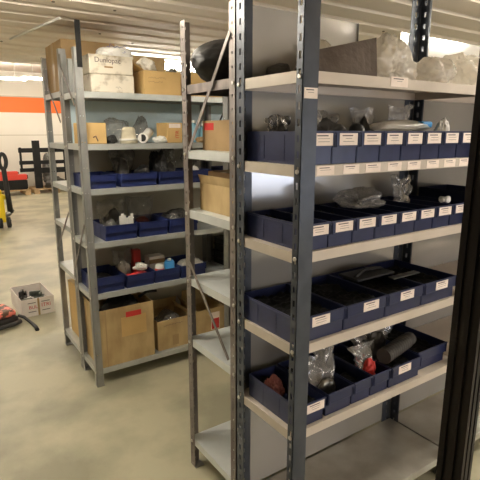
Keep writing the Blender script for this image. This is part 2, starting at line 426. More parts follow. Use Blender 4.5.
def make_rack(label, x0, x1, y0, y1, H, levels, pm, sm, bolts=True, lip=.036, wx=.045, wy=.042, cat='shelving', group=None, front_w=None, rear_wy=None, posts='abcd', shelf_mats=None, hole=(.011, .022), pitch=.05, rear_wx=None, cx=(.5,), cy=(.5,)):
    t = thing('shelving_rack', label, cat, (x0, y0, 0), 0, group)
    W = x1-x0; D = y1-y0; U = {}
    for key, (px, py, sx, sy) in {'a': (0, 0, 1, 1), 'b': (W, 0, -1, 1), 'c': (0, D, 1, -1), 'd': (W, D, -1, -1)}.items():
        if key not in posts: continue
        fw = front_w if (front_w and py == 0) else (rear_wx or wx)
        sol = bool(front_w and py == 0)
        yw = rear_wy if (rear_wy and py > 0) else wy
        u = upright_bm(H, sx, sy, fw, yw, hole, pitch, .0025, cx, cy, sol).build('upright', pm, t, (px, py, 0)); U[key] = u
        MB().box((0 if sx > 0 else -.05, 0 if sy > 0 else -.05, 0), (.05 if sx > 0 else 0, .05 if sy > 0 else 0, .004)).build('foot_plate', 'galv', u)
    S = []
    for i, z in enumerate(levels):
        s_ = shelf_bm(.0035, W-.0035, .0035, D-.0035, lip).build('shelf', (shelf_mats or {}).get(i, sm), t, (0, 0, z)); S.append(s_)
    if bolts:
        proto = None
        for z in levels:
            for key, (px, py) in {'a': (.0, .014), 'c': (.0, D-.018)}.items():
                if key not in U: continue
                u = U[key]; lz = z-lip/2
                for rx, (ox, oy) in (((0, -PI/2, 0), (0, py-(0 if key == 'a' else D))),):
                    if proto is None:
                        bo = bolt_bm().build('bolt', 'bolt', u); proto = bo
                    else:
                        bo = proto.copy(); COL.objects.link(bo); bo.parent = u
                    bo.location = (ox, oy, lz); bo.rotation_euler = rx
    return t, U, S
def brace(parent, p, q, m='galv_worn', w=.017):
    MB().bar(p, q, w, .003, 0, up=(1, 0, 0)).build('brace', m, parent)

XA = 1.003; YA = 1.146; YA2 = 1.508
LA = [.122, .620, .955, 1.287, 1.573, 1.862]
rackA, UA, SA = make_rack('slate grey near rack full of labelled navy bins', XA, 2.030, YA, YA2, CEIL-.005, LA, 'slate', 'shelf_beige', front_w=.064, wy=.03, rear_wy=.05, rear_wx=.07, shelf_mats={0: 'shelf_bare'})
def backpanel(parent, x0, x1, z0, z1, y, m='panel'):
    b = MB(); b.box((x0, y, z0), (x1, y+.0015, z1))
    b.box((x0, y-.006, z0), (x0+.0015, y, z1)); b.box((x1-.0015, y-.006, z0), (x1, y, z1))
    b.build('back_panel', m, parent)
DA = YA2-YA
backpanel(rackA, .004, 1.022, .13, 1.83, DA+.001)
backpanel(rackA, .004, .615, 1.832, 2.122, DA+.001)
backpanel(rackA, .895, 1.022, 1.832, 2.118, DA+.001)
rackA2, UA2, SA2 = make_rack('neighbouring bay of the near rack seen past the dark post', 2.034, 3.03, YA, YA2, CEIL-.005, LA, 'slate', 'shelf_beige', bolts=False, front_w=.064, wy=.03, rear_wy=.05, rear_wx=.07, shelf_mats={0: 'shelf_bare'})
backpanel(rackA2, .004, .991, .13, 1.83, DA+.001)
backpanel(rackA2, .004, .991, 1.832, 2.118, DA+.001)

YB = 1.514; YB2 = 1.936
LB = [.162, .705, 1.012, 1.334, 1.600, 1.872]
rackB, UB, SB = make_rack('worn galvanised rack standing back to back with the near rack', XA, 2.030, YB, YB2, 2.132, LB, 'galv_worn', 'shelf_white', shelf_mats={5: 'galv_worn'}, hole=(.008, .010))
brace(rackB, (-.004, .03, 2.03), (-.004, .36, 1.60), 'galv_worn')
brace(rackB, (-.004, .385, 1.10), (-.004, .05, .74), 'galv_worn')

XC = .84; XC2 = 1.893; YC = 2.95; YC2 = 3.276
LC = [.122, .648, .988, 1.330, 1.605, 1.912]
rackC, UC, SC_ = make_rack('galvanised far rack with cartons and bright blue bins', XC, XC2, YC, YC2, 2.155, LC, 'galv', 'shelf_galv', hole=(.005, .006), pitch=.15, cx=(.3, .7), cy=(.5,))
backpanel(rackC, .004, XC2-XC-.004, .14, 1.60, YC2-YC+.001, 'panel_far')
backpanel(rackC, .004, XC2-XC-.004, 1.602, 1.905, YC2-YC+.001, 'panel_blue')
brace(rackC, (-.004, .30, 2.08), (-.004, .04, 1.83)); brace(rackC, (-.004, .02, 1.11), (-.004, .31, .77))
brace(rackC, (XC2-XC+.004, .29, 1.55), (XC2-XC+.004, .03, 1.86), 'slate')
MB().box((.016, -.006, 2.045), (.046, -.001, 2.30)).build('extension_strap', 'black_steel', rackC)
rackC2, UC2, SC2 = make_rack('second bay of the far rack behind the worn post', 1.899, 2.95, YC, YC2, 2.13, LC, 'galv', 'shelf_galv', hole=(.005, .006), pitch=.15, cx=(.3, .7), cy=(.5,), bolts=False)
backpanel(rackC2, .004, 1.047, .14, 1.60, YC2-YC+.001, 'panel_far'); backpanel(rackC2, .004, 1.047, 1.602, 1.905, YC2-YC+.001, 'panel_blue')

YD = 3.284; YD2 = 3.78
LD = [.13, .69, 1.03, 1.316, 1.60, 1.935]
rackD, UD, SD = make_rack('galvanised rack behind the far rack holding the tall carton', XC, XC2, YD, YD2, 2.19, LD, 'galv', 'shelf_galv', hole=(.005, .006), pitch=.15, cx=(.3, .7))
brace(rackD, (-.004, .45, 2.09), (-.004, .06, 1.74)); brace(rackD, (-.004, .04, 1.14), (-.004, .45, .80))

# tags on shelf lips
def paper_tag(parent, x, y, z, w, h, lines=2, seed=0):
    r = random.Random(seed)
    b = MB(); b.box((x-w/2, y-.0012, z-h/2), (x+w/2, y-.0002, z+h/2), 0)
    zz = z+h*.30
    b.box((x-w*.36, y-.0016, zz-h*.045), (x+w*.22, y-.0012, zz+h*.045), 1)
    for i in range(lines-1):
        zz -= h*.24; l = r.uniform(.15, .34)*w; b.box((x-l, y-.0015, zz-h*.015), (x+l, y-.0012, zz+h*.018), 1)
    return b.build('paper_label', ['paper', 'print'], parent)
for k, u in enumerate((1.115, 1.235, 1.345, 1.462, 1.575, 1.692, 1.805, 1.91)):
    paper_tag(SA[4], u-XA, .0035, -.018, .078, .030, 2, k)
paper_tag(SA[5], 1.456-XA, .0035, -.012, .092, .033, 2, 31)
paper_tag(UA['a'], .034, 0, 1.795, .055, .032, 2, 44)

# near dark post, ribbed profile
px, py = .7385, .4045
prof = [(-.022, -.022), (-.012, -.022), (-.012, -.017), (-.006, -.017), (-.006, -.022), (.006, -.022), (.006, -.017), (.012, -.017), (.012, -.022), (.022, -.022),
        (.022, -.012), (.017, -.012), (.017, -.006), (.022, -.006), (.022, .006), (.017, .006), (.017, .012), (.022, .012), (.022, .022),
        (-.022, .022), (-.022, .012), (-.017, .012), (-.017, .006), (-.022, .006), (-.022, -.006), (-.017, -.006), (-.017, -.012), (-.022, -.012)]
t = thing('upright_post', 'dark ribbed post close by at the right edge of the view', 'post', (px, py, 0), math.radians(8))
MB().prism(prof, .006, CEIL-.006).build('post_profile', 'near_post', t)
MB().box((.0225, -.008, .01), (.0275, .016, CEIL-.01)).build('edge_strip', 'rust', t)
MB().box((-.05, -.05, 0), (.05, .05, .006)).build('base_plate', 'near_post', t)
MB().box((-.04, -.04, CEIL-.006), (.04, .04, CEIL-.0005)).build('top_plate', 'near_post', t)

# ------------------------------------------------------------------ storage bins
BINS = {}
ORD = ['leftmost', 'second', 'third', 'fourth', 'fifth', 'sixth', 'seventh', 'eighth']
def bin_bm(w, d, h):
    b = MB(); t = .0028; fr = .013; hs = h*.52
    b.box((0, fr, 0), (w, d, t))
    b.box((0, fr+.001, t), (t, d, h)); b.box((w-t, fr+.001, t), (w, d, h)); b.box((t, d-t, t), (w-t, d, h))
    b.box((t, fr, t), (w-t, fr+t, hs))                                   # recessed lower front
    b.box((0, 0, hs), (w, fr+t, hs+t)); b.box((0, 0, hs+t), (w, t, h), 0, .001)     # proud upper front
    b.box((0, t, hs+t), (t, fr+.001, h)); b.box((w-t, t, hs+t), (w, fr+.001, h))
    b.box((-.0018, 0, h-.012), (0, d, h-.007)); b.box((w, 0, h-.012), (w+.0018, d, h-.007))   # rim beads
    b.box((-.001, -.003, h-.004), (w+.001, .004, h+.0015), 0, .001)
    b.box((.004, -.003, hs), (.0075, 0, h-.004)); b.box((w-.0075, -.003, hs), (w-.004, 0, h-.004))
    for k in (.35, .68): b.box((-.0012, d*k, .01), (0, d*k+.003, h-.012)); b.box((w, d*k, .01), (w+.0012, d*k+.003, h-.012))
    return b
def storage_bin(label, x, y, z, w, d, h, m='bin_navy', lab=True, lx=None, lw=None, group=None, seed=0, key_=None):
    if key_: BX[key_] = (x, y, z, w, d, h)
    key = (round(w, 3), round(d, 3), round(h, 3), m)
    t = thing('storage_bin', label, 'bin', (x, y, z), 0, group)
    if key not in BINS:
        o = bin_bm(w, d, h).build('body', m, t); BINS[key] = o.data
    else:
        o = bpy.data.objects.new('body', BINS[key]); COL.objects.link(o); o.parent = t
    if lab:
        lw = lw or min(.085, w*.74)
        paper_tag(t, w/2 if lx is None else lx, 0, h*.76, lw, h*.37, 3, seed)
    return t
G2 = 'navy bins on the near rack'
for k in range(8):
    storage_bin(f'{ORD[k]} of the labelled navy bins on the second shelf down, near rack', 1.038+.1185*k, 1.152, LA[4]+.0005, .1145, .335, .107, group=G2, lx=(.067 if k == 0 else .062), seed=k, key_=('A2', k))
for k in range(8):
    storage_bin(f'{ORD[k]} of the labelled navy bins on the third shelf down, near rack', 1.038+.1185*k, 1.152, LA[3]+.0005, .1145, .335, .092, group=G2, lx=.062, seed=k+10, key_=('A3', k))
for k in range(4):
    storage_bin(f'{ORD[k]} of the four wide navy bins on the fourth shelf down, near rack', 1.018+.2335*k, 1.152, LA[2]+.0005, .2285, .34, .098, group=G2, lx=(.107, .135, .118, .12)[k], lw=.085, seed=k+20, key_=('A4', k))
for k, (x, w, dy, lab) in enumerate(((1.03, .135, 0, 1), (1.182, .135, .004, 0), (1.325, .105, .006, 0), (1.436, .105, .006, 0), (1.548, .20, .004, 1), (1.758, .215, .03, 0))):
    storage_bin(f'{ORD[k]} of the six mixed navy bins on the fifth shelf down, near rack', x, 1.152+dy, LA[1]+.0005, w, .305, .095, group=G2, lab=bool(lab), lw=(.085 if k == 0 else .08), lx=(.085 if k == 0 else .085), seed=k+30, key_=('A5', k))
GC = 'bright blue bins on the far rack'
for k, (x, w) in enumerate(((.87, .185), (1.088, .245), (1.352, .2), (1.566, .19))):
    storage_bin(f'{ORD[k]} of the blue bins on the third shelf down, far rack', x, 2.958, LC[3]+.0005, w, .30, .085, 'bin_blue', False, group=GC, key_=('C3', k))
storage_bin('blue bin on the third shelf down of the far rack, right of the worn post', 1.93, 2.958, LC[3]+.0005, .19, .30, .085, 'bin_blue', False, group=GC, key_=('C3', 4))
for k, (x, w) in enumerate(((.965, .215), (1.196, .205), (1.416, .22))):
    storage_bin(f'{ORD[k]} of the blue bins on the fourth shelf down, far rack', x, 2.958, LC[2]+.0005, w, .30, .1, 'bin_blue', False, group=GC, key_=('C4', k))
for k, (x, w) in enumerate(((.872, .2), (1.09, .195), (1.296, .19), (1.498, .2))):
    storage_bin(f'{ORD[k]} of the blue bins on the fifth shelf down, far rack', x, 2.958, LC[1]+.0005, w, .30, (.105 if k == 0 else .09), 'bin_blue', False, group=GC, key_=('C5', k))

# ------------------------------------------------------------------ cartons
def carton(label, loc, w, d, h, m='card', rotz=0.0, open_=False, flaps=(), tape=True, inner=None, skew=0.0, group=None, cat='box', flap_m=None):
    t = thing('cardboard_box', label, cat, loc, rotz, group)
    T = .004; b = MB()
    if open_:
        b.box((0, 0, 0), (w, d, T)); b.box((0, 0, T), (w, T, h)); b.box((0, d-T, T), (w, d, h)); b.box((0, T, T), (T, d-T, h)); b.box((w-T, T, T), (w, d-T, h))
    else:
        b.box((0, 0, 0), (w, d, h), 0, .004)
    b.build('carton_body', m, t)
    for (side, ang, L) in flaps:
        f = MB(); f.box((0, 0, 0), (w-.004 if side in 'fb' else d-.004, .003, L))
        o = f.build('flap', flap_m or m, t)
        if side == 'f': o.location = (.002, .001, h); o.rotation_euler = (math.radians(ang), 0, 0)
        if side == 'b': o.location = (w-.002, d-.001, h); o.rotation_euler = (math.radians(ang), 0, PI)
        if side == 'l': o.location = (.001, d-.002, h); o.rotation_euler = (math.radians(ang), 0, -PI/2)
        if side == 'r': o.location = (w-.001, .002, h); o.rotation_euler = (math.radians(ang), 0, PI/2)
    if tape and not open_:
        MB().box((0, d/2-.02, h), (w, d/2+.02, h+.0008)).build('tape', 'tape', t)
    return t
def scribble(parent, x0, x1, z, y, size, seed, m='print_brown', name='handwriting'):
    r = random.Random(seed); b = MB(); x = x0; pts = []
    while x < x1:
        pts.append((x, y-.0012, z + r.uniform(-.5, .5)*size)); x += size*r.uniform(.22, .4)
    b.tube(pts, size*.06, 0, 4).build(name, m, parent)

# far rack, top shelf (heights from LC[5])
Z = LC[5]+.0005
for k, (z0, dx, lb) in enumerate(((0, 0.004, 'lower of the two dirty white cartons on top of the far rack'), (.1065, 0, 'upper dirty white carton with handwriting on top of the far rack'))):
    t = thing('dirty_carton', lb, 'box', (.934+dx, 2.972, Z+z0), 0, 'dirty white cartons')
    MB().box((0, 0, 0), (.272, .296, .106), 0, .006).build('carton_body', 'dirty_white', t)
    if k == 1:
        text_mesh('handwriting', 'Dunlopac', .042, 'print', t, (.112, -.0008, .078), (PI/2, 0, 0))
        MB().box((.09, -.0012, .036), (.142, 0, .045), 0).build('hand_hole', 'print_brown', t)
        MB().box((-.003, -.003, .097), (.275, .299, .108)).build('lid', 'dirty_white', t)
    else:
        scribble(t, .15, .19, .03, 0, .014, 5, 'print')
t = carton('yellow cardboard box with faint writing on top of the far rack', (1.282, 2.985, Z), .26, .24, .148, 'card_yellow', flaps=(('l', 62, .08),), tape=True)
scribble(t, .03, .15, .105, 0, .014, 1); scribble(t, .03, .13, .078, 0, .014, 2)
t = carton('yellow cardboard box on top of the far rack behind the worn post', (1.60, 2.99, Z), .27, .24, .152, 'card_yellow')
MB().box((.10, -.001, .02), (.125, 0, .09)).build('printed_mark', 'print_red', t)
t = carton('second yellow cardboard box beyond the worn post, top of the far rack', (1.905, 2.99, Z), .27, .24, .135, 'card_yellow')
o = crumple('printed_bag', 'white bag with blue print lying on the dirty white cartons', 'bag', 3, (.24, .18, .085), (1.145, 3.12, Z+.2155), 'plastic_white', amp=.15)
scribble(o, -.07, .06, .07, -.066, .022, 8, 'print_blue', 'blue_print'); scribble(o, -.06, .05, .035, -.078, .018, 9, 'print_blue', 'blue_print')
crumple('foam_lump', 'crumpled pinkish white packing beside the printed white bag', 'packing', 6, (.12, .12, .09), (1.35, 3.1, Z+.1495), 'foam', amp=.3)

# tall carton on rack D
t = carton('tall brown cardboard carton under the ceiling on the rack end', (.875, 3.345, LD[5]+.0005), .36, .42, .325, 'card_orange', tape=True)
MB().box((-.0008, .20, .02), (0, .26, .32)).build('tape', 'tape', t)
t = thing('grey_panel', 'small pale grey sheet standing beside the tall carton', 'panel', (.893, 3.291, LD[5]+.0005))
MB().box((0, 0, 0), (.16, .012, .20), 0, .003).build('sheet', 'shelf_galv', t)
MB().box((0, -.02, .0), (.006, .0, .19)).build('folded_edge', 'shelf_galv', t)
t = carton('brown carton behind the dirty white cartons on top of the far rack', (1.24, 3.335, LD[5]+.0005), .36, .36, .26, 'card')

# second shelf
Z = LC[4]+.0005
t = carton('small plain cardboard box on the second shelf, left end of the far rack', (.872, 2.985, Z), .145, .20, .127, 'card_yellow', flaps=())
scribble(t, .06, .10, .04, 0, .05, 12, 'print', 'dark_scratch')
t = carton('small yellow box with red print on the second shelf behind the worn post', (1.43, 2.985, Z), .115, .17, .132, 'card_yellow')
text_mesh('red_print', 'ITR', .035, 'print_red', t, (.075, -.001, .055), (PI/2, -PI/2, 0)); 
MB().box((.015, -.001, .098), (.1, 0, .126)).build('white_strip', 'paper', t)
crumple('parts_bag', 'crumpled clear plastic bag in a heap behind the white filter', 'bag', 11, (.2, .10, .17), (1.15, 3.175, Z), 'plastic_clear', amp=.35)
crumple('cable_bundle', 'dark bundle of cable beside the small plain box', 'cable', 12, (.07, .08, .055), (1.058, 3.02, Z), 'rubber', amp=.3)
t = thing('filter_housing', 'cream white filter housing standing on the second shelf of the far rack', 'filter', (1.17, 3.012, Z))
MB().lathe([(.055, 0), (.058, .02), (.05, .026), (.047, .05), (.042, .075), (.044, .08), (.036, .098), (.02, .104)]).build('housing', 'plastic_cream', t)
MB().lathe([(.06, .018), (.06, .03)], seg=20).build('collar', 'plastic_white', t)
t = thing('pipe_fitting', 'white pipe elbow with a dark open end on the second shelf', 'pipe', (1.285, 3.0, Z))
MB().tube([(-.03, -.02, .034), (0, .02, .036), (.03, .06, .05), (.06, .08, .075)], .030, 0, 14).build('pipe', 'plastic_white', t)
MB().tube([(-.034, -.026, .034), (-.026, -.016, .034)], .033, 0, 14).build('flange', 'plastic_white', t)
MB().tube([(-.0355, -.0275, .034), (-.033, -.0255, .034)], .023, 0, 14).build('dark_opening', 'rubber', t)
crumple('white_bag', 'flat white plastic packet on the second shelf in front of the grey bag', 'bag', 15, (.09, .07, .05), (1.383, 2.992, Z), 'plastic_white', amp=.25)
crumple('clear_bag', 'clear bag with grey parts beside the boxed red print', 'bag', 16, (.11, .09, .18), (1.335, 3.2, Z), 'plastic_grey', amp=.35, pinch=.4)
for k, (x, hh) in enumerate(((1.66, .15), (1.745, .13))):
    t = thing('plastic_bottle', ('left' if k == 0 else 'right')+' pale blue plastic bottle on the second shelf of the far rack', 'bottle', (x, 3.04, Z), 0, 'pale blue bottles')
    MB().lathe([(.034, 0), (.038, .008), (.038, hh*.66), (.03, hh*.78), (.014, hh*.86), (.013, hh*.9)]).build('bottle_body', 'plastic_sky', t)
    MB().lathe([(.016, hh*.88), (.016, hh)]).build('cap', 'plastic_white', t)
crumple('dark_lump', 'dark lump of packing under the blue bottles', 'packing', 19, (.1, .1, .04), (1.70, 2.985, Z), 'pallet_wood', amp=.3)

# third shelf contents
Z = LC[3]+.004
pouch('black_bag', 'smoky plastic bag standing in the second blue bin on the third shelf', 21, (1.155, 3.10, LC[3]+.004), .115, .23, 'plastic_smoke', tilt=.08, wr=.022, thick=.03, content='rubber_grey', ch=.8, bin_=('C3', 1))
crumple('black_bag', 'tall black bag leaning in the third blue bin on the third shelf', 'bag', 22, (.10, .18, .24), (1.40, 3.09, Z), 'plastic_black', amp=.26, pinch=.1, bin_=('C3', 2))
pouch('clear_bag', 'grey clear bag in the third blue bin beside the black bag', 22, (1.50, 3.10, LC[3]+.004), .09, .24, 'plastic_grey', flare=.3, tilt=.15, wr=.024, thick=.03, content='rubber_grey', ch=.6, bin_=('C3', 2))
pouch('clear_bag', 'pale crumpled bag in the fourth blue bin on the third shelf', 24, (1.675, 3.08, LC[3]+.004), .15, .18, 'plastic_grey', tilt=.3, wr=.02, flare=.2, thick=.03, content='plastic_white', ch=.6, bin_=('C3', 3))
crumple('white_bag', 'white bag in the blue bin right of the worn post', 'bag', 25, (.15, .18, .15), (2.02, 3.05, Z), 'plastic_milky', amp=.3, pinch=.3, bin_=('C3', 4))
crumple('black_packet', 'flat black packet in the front of the second blue bin on the third shelf', 'bag', 26, (.10, .14, .13), (1.27, 3.06, Z), 'plastic_black', amp=.26, bin_=('C3', 1))

# fourth shelf contents
Z = LC[2]+.004
pouch('clear_bag', 'clear bag with dark parts in the leftmost bin, fourth shelf', 31, (1.072, 3.13, LC[2]+.004), .185, .24, 'plastic_clear', tilt=.15, flare=.1, wr=.028, thick=.04, content='dark_metal', ch=.75, bin_=('C4', 0))
o = crumple('dark_fitting', 'dark metal fitting in the leftmost blue bin on the fourth shelf', 'fitting', 32, (.10, .09, .13), (1.022, 3.025, Z), 'plastic_smoke', amp=.3, bin_=('C4', 0))
t = thing('paper_sheet', 'white paper sheet standing in the leftmost bin on the fourth shelf', 'paper', (1.083, 2.998, Z), 0)
b = MB(); 
for i in range(6):
    a0, a1 = i/6, (i+1)/6
    f0 = lambda a: .012*math.sin(a*5)
    b.box((a0*.085-.004, f0(a0)-.001+.008, 0), (a1*.085, f0(a1)+.011, .145+.014*math.sin(a0*9)))
b.build('sheet', 'plastic_white', t)
pouch('clear_bag', 'pale clear bag in the back of the second bin on the fourth shelf', 33, (1.298, 3.17, LC[2]+.004), .17, .23, 'plastic_clear', flare=.15, tilt=.15, wr=.022, thick=.03, content='rag_red', csize=(.12, .04, .10), bin_=('C4', 1))
b = MB(); r_ = random.Random(3)
for i in range(10):
    x = r_.uniform(.02, .17); yy = r_.uniform(.02, .10); a = r_.uniform(0, PI)
    b.tube([(x, yy, .012+.006*i), (x+.03*math.cos(a), yy+.02*math.sin(a), .018+.006*i)], .007, 0, 6)
o = b.build('bolts', 'bolt', None, (1.205, 2.985, Z)); tag(o, 'shiny loose bolts piled in the second bin on the fourth shelf', 'bolts', None, 'stuff')
crumple('parts_bag', 'small grey bag of fittings in the third bin on the fourth shelf', 'bag', 35, (.18, .2, .15), (1.525, 3.10, Z), 'plastic_smoke', amp=.3, bin_=('C4', 2))

# fifth shelf contents
Z = LC[1]+.004
crumple('black_bag', 'black packing in the leftmost blue bin on the fifth shelf', 'bag', 41, (.18, .24, .09), (.972, 3.12, Z), 'plastic_black', amp=.25, bin_=('C5', 0))
pouch('clear_bag', 'clear bag of white parts behind the second bin on the fifth shelf', 42, (1.148, 3.18, LC[1]+.004), .115, .2, 'plastic_clear', tilt=.1, wr=.02, thick=.03, content='plastic_white', ch=.7, bin_=('C5', 1))
crumple('red_bag', 'red packet in the second blue bin on the fifth shelf', 'bag', 43, (.15, .12, .10), (1.195, 3.03, Z), 'red', amp=.3, bin_=('C5', 1))
crumple('white_rag', 'white rag on the red packet on the fifth shelf', 'cloth', 44, (.09, .08, .05), (1.215, 3.03, Z+.098), 'plastic_white', amp=.35)
t = carton('small white carton in the third blue bin on the fifth shelf', (1.312, 3.10, Z), .12, .09, .15, 'box_white', tape=False)
MB().box((0, -.001, .10), (.12, 0, .13)).build('brown_band', 'print_brown', t)
t = carton('dark red carton behind the white rag on the fifth shelf', (1.222, 3.165, Z), .055, .06, .2, 'red', tape=False)
t = thing('spray_can', 'white can with red band in the third blue bin on the fifth shelf', 'can', (1.352, 3.02, Z))
MB().lathe([(.03, 0), (.031, .004), (.031, .1), (.022, .112)]).build('can_body', 'plastic_white', t)
MB().lathe([(.0315, .05), (.0315, .085)], seg=20).build('red_band', 'red', t)
t = thing('spray_can', 'blue can in the third blue bin on the fifth shelf', 'can', (1.436, 3.03, Z))
MB().lathe([(.036, 0), (.037, .004), (.037, .115), (.027, .127)]).build('can_body', 'plastic_blue', t)
MB().lathe([(.013, .127), (.013, .14)], seg=14).build('cap', 'plastic_white', t)
crumple('white_bag', 'white bag in the fourth blue bin on the fifth shelf', 'bag', 45, (.17, .14, .12), (1.6, 3.03, Z), 'plastic_milky', amp=.3, bin_=('C5', 3))
Z = LC[1]+.0005
for k in range(4):
    t = thing('black_tray', f'{["bottom", "second", "third", "topmost"][k]} black tray of the stack right of the worn post on the fifth shelf', 'tray', (1.93+.006*k, 2.97, Z+.052*k), .02*(k % 2), 'stacked black trays')
    b = MB(); b.box((0, 0, 0), (.36, .27, .004)); b.box((0, 0, .004), (.36, .004, .048)); b.box((0, .266, .004), (.36, .27, .048)); b.box((0, .004, .004), (.004, .266, .048)); b.box((.356, .004, .004), (.36, .266, .048))
    b.build('tray_body', 'rubber', t)
    r2 = MB(); r2.box((-.006, -.006, .044), (.366, 0, .05)); r2.box((-.006, .27, .044), (.366, .276, .05)); r2.box((-.006, 0, .044), (0, .27, .05)); r2.box((.36, 0, .044), (.366, .27, .05))
    r2.build('rim', 'rubber_grey', t)

# bottom shelf cartons
Z = LC[0]+.0005
t = carton('large open brown carton with a red label on the bottom shelf', (.872, 2.962, Z), .395, .29, .405, 'card', 0, True, flaps=(('l', 12, .03),), tape=False)
MB().box((.195, -.001, .325), (.305, 0, .363)).build('red_label', 'print_red', t)
MB().box((.05, -.0008, .0), (.058, 0, .40)).build('crease', 'tape', t)
MB().box((.16, -.0008, .19), (.34, 0, .33)).build('faded_paper', 'card_yellow', t)
BX['L'] = (.872, 2.95, Z+.002, .395, .305, .40); BX['M'] = (1.305, 2.972, Z+.002, .27, .28, .22)
crumple('black_sack', 'black sack stuffed into the large open carton', 'bag', 51, (.36, .26, .50), (1.068, 3.107, Z+.005), 'plastic_black', amp=.12, bin_='L')
o = MB().tube([(1.20, 3.05, Z+.42), (1.25, 3.03, Z+.455), (1.32, 3.01, Z+.455)], .010, 0, 8).build('black_hose', 'rubber'); tag(o, 'black hose end poking out of the large open carton', 'hose')
t = carton('medium open brown carton holding a clear bag on the bottom shelf', (1.305, 2.985, Z), .27, .27, .225, 'card', 0, True, flaps=(('b', -25, .09), ('r', -30, .06)), tape=False)
scribble(t, .05, .2, .185, 0, .012, 3, 'print')
MB().box((.115, -.001, .02), (.165, 0, .1)).build('tape_patch', 'tape', t)
crumple('clear_bag', 'clear plastic bag bulging from the medium carton on the bottom shelf', 'bag', 53, (.25, .25, .27), (1.44, 3.12, Z+.005), 'plastic_grey', amp=.16, bin_='M')
t = carton('open carton with a red and white label on the bottom shelf', (1.625, 2.985, Z), .245, .26, .235, 'card', 0, True, flaps=(('b', -10, .10), ('l', 30, .06)), tape=False)
MB().box((.125, -.001, .06), (.2, 0, .20)).build('white_label', 'paper', t); MB().box((.13, -.002, .065), (.195, -.001, .15)).build('red_print', 'print_red', t)
t = carton('brown carton standing on the bottom shelf right of the labelled one', (1.915, 2.99, Z), .3, .26, .26, 'card_dark')
# rack D lower boxes
t = carton('big plain carton on the bottom shelf of the rear rack end', (.89, 3.33, LD[0]+.0005), .40, .40, .42, 'card_yellow')

# ------------------------------------------------------------------ rack B contents
Z = LB[5]+.0005
crumple('black_sack', 'large black plastic sack on top of the worn rack', 'bag', 61, (.50, .32, .20), (1.205, 1.735, Z), 'plastic_black', amp=.16, freq=1.3, soft=True)
Z = LB[4]+.0005
t = carton('cardboard box brimming with white foam on the worn rack', (1.075, 1.60, Z), .25, .285, .125, 'card_orange', 0, True, tape=False)
MB().box((-.001, .19, .085), (0, .27, .115)).build('red_label', 'print_red', t)
BX['B'] = (1.075, 1.586, Z+.002, .25, .30, .12)
crumple('packing_foam', 'crumpled white foam brimming over the carton on the worn rack', 'packing', 62, (.23, .26, .155), (1.2, 1.742, Z+.006), 'foam', amp=.12, bin_='B')
Z = LB[3]+.0005
t = carton('rumpled cardboard box on the middle shelf of the worn rack', (1.06, 1.59, Z), .28, .30, .12, 'card', 0, True, flaps=(('l', 18, .04),), tape=False)
t = carton('brown carton stuck inside the rumpled box on the worn rack', (1.09, 1.62, Z+.0045), .235, .25, .17, 'card_dark', 0, False)

# ------------------------------------------------------------------ near rack contents
Z = LA[5]+.0005
t = thing('folded_mat', 'brown felt mat folded like a tent on top of the near rack', 'mat', (1.125, 1.20, Z))
b = MB(); N = 10; th = .012
def leaf(xa, xb, y0, y1, h0, h1, m):
    for i in range(N):
        a, c = i/N, (i+1)/N
        xa_, xc_ = xa+(xb-xa)*a, xa+(xb-xa)*c
        ha = h0+(h1-h0)*a; hc = h0+(h1-h0)*c
        wob = lambda q: .004*math.sin(q*9)
        p = [(xa_, y0+wob(a), 0), (xc_, y0+wob(c), 0), (xc_+.07*c, y1+wob(c), hc), (xa_+.07*a, y1+wob(a), ha)]
        q = [(x, y+th, z) for (x, y, z) in p]
        b.quad(p, m); b.quad(q[::-1], m)
        b.quad((p[0], q[0], q[1], p[1]), m); b.quad((p[3], p[2], q[2], q[3]), m)
        if i == 0: b.quad((p[0], p[3], q[3], q[0]), m)
        if i == N-1: b.quad((p[1], q[1], q[2], p[2]), 1)
leaf(0, .275, 0, .075, .075, .155, 0)
leaf(.01, .275, .175, .077, .075, .153, 0)
b.build('mat_sheet', ['felt', 'felt_edge'], t)
crumple('dark_roll', 'dark roll lying left of the folded mat behind the slate post', 'roll', 70, (.09, .12, .065), (1.15, 1.445, Z), 'rubber_grey', amp=.2)
crumple('clear_bag', 'clear milky bag peeking over the folded mat', 'bag', 71, (.13, .08, .165), (1.34, 1.445, Z), 'plastic_milky', amp=.25)
crumple('clear_bag', 'tall crumpled milky bag right of the folded mat on the top shelf', 'bag', 75, (.20, .18, .20), (1.597, 1.32, Z), 'plastic_milky', amp=.40, freq=2.0, pinch=.45)
crumple('clear_bag', 'wide crumpled milky bag at the right end of the top shelf', 'bag', 73, (.165, .2, .13), (1.856, 1.31, Z), 'plastic_milky', amp=.28, freq=2.8)
crumple('clear_bag', 'pale bunched bag beside the dark post on the top shelf', 'bag', 74, (.145, .18, .165), (2.08, 1.32, Z+.001), 'plastic_milky', amp=.28, freq=2.8)

Z = LA[4]+.004
G = 'bags sticking out of the near rack bins'
pouch('parts_bag', 'dark bag in the leftmost bin on the second shelf, near rack', 8, (1.096, 1.37, LA[4]+.004), .10, .165, 'plastic_smoke', tilt=.1, wr=.016, flare=.0, content='rubber_grey', ch=.85, bin_=('A2', 0))
crumple('cable_bundle', 'dark cable coil in the second bin on the second shelf', 'cable', 82, (.1, .17, .135), (1.213, 1.26, Z), 'rubber_grey', amp=.3, freq=3.2, bin_=('A2', 1))
pouch('clear_bag', 'clear bag in the third bin on the second shelf, near rack', 5, (1.332, 1.37, LA[4]+.004), .10, .19, 'plastic_grey', tilt=.15, wr=.02, bin_=('A2', 2))
t = thing('round_plug', 'round black plug in the third bin on the second shelf, near rack', 'plug', (1.345, 1.235, Z+.001))
MB().lathe([(.026, 0), (.032, .01), (.033, .09), (.027, .118), (.012, .13)]).build('plug_body', 'rubber', t)
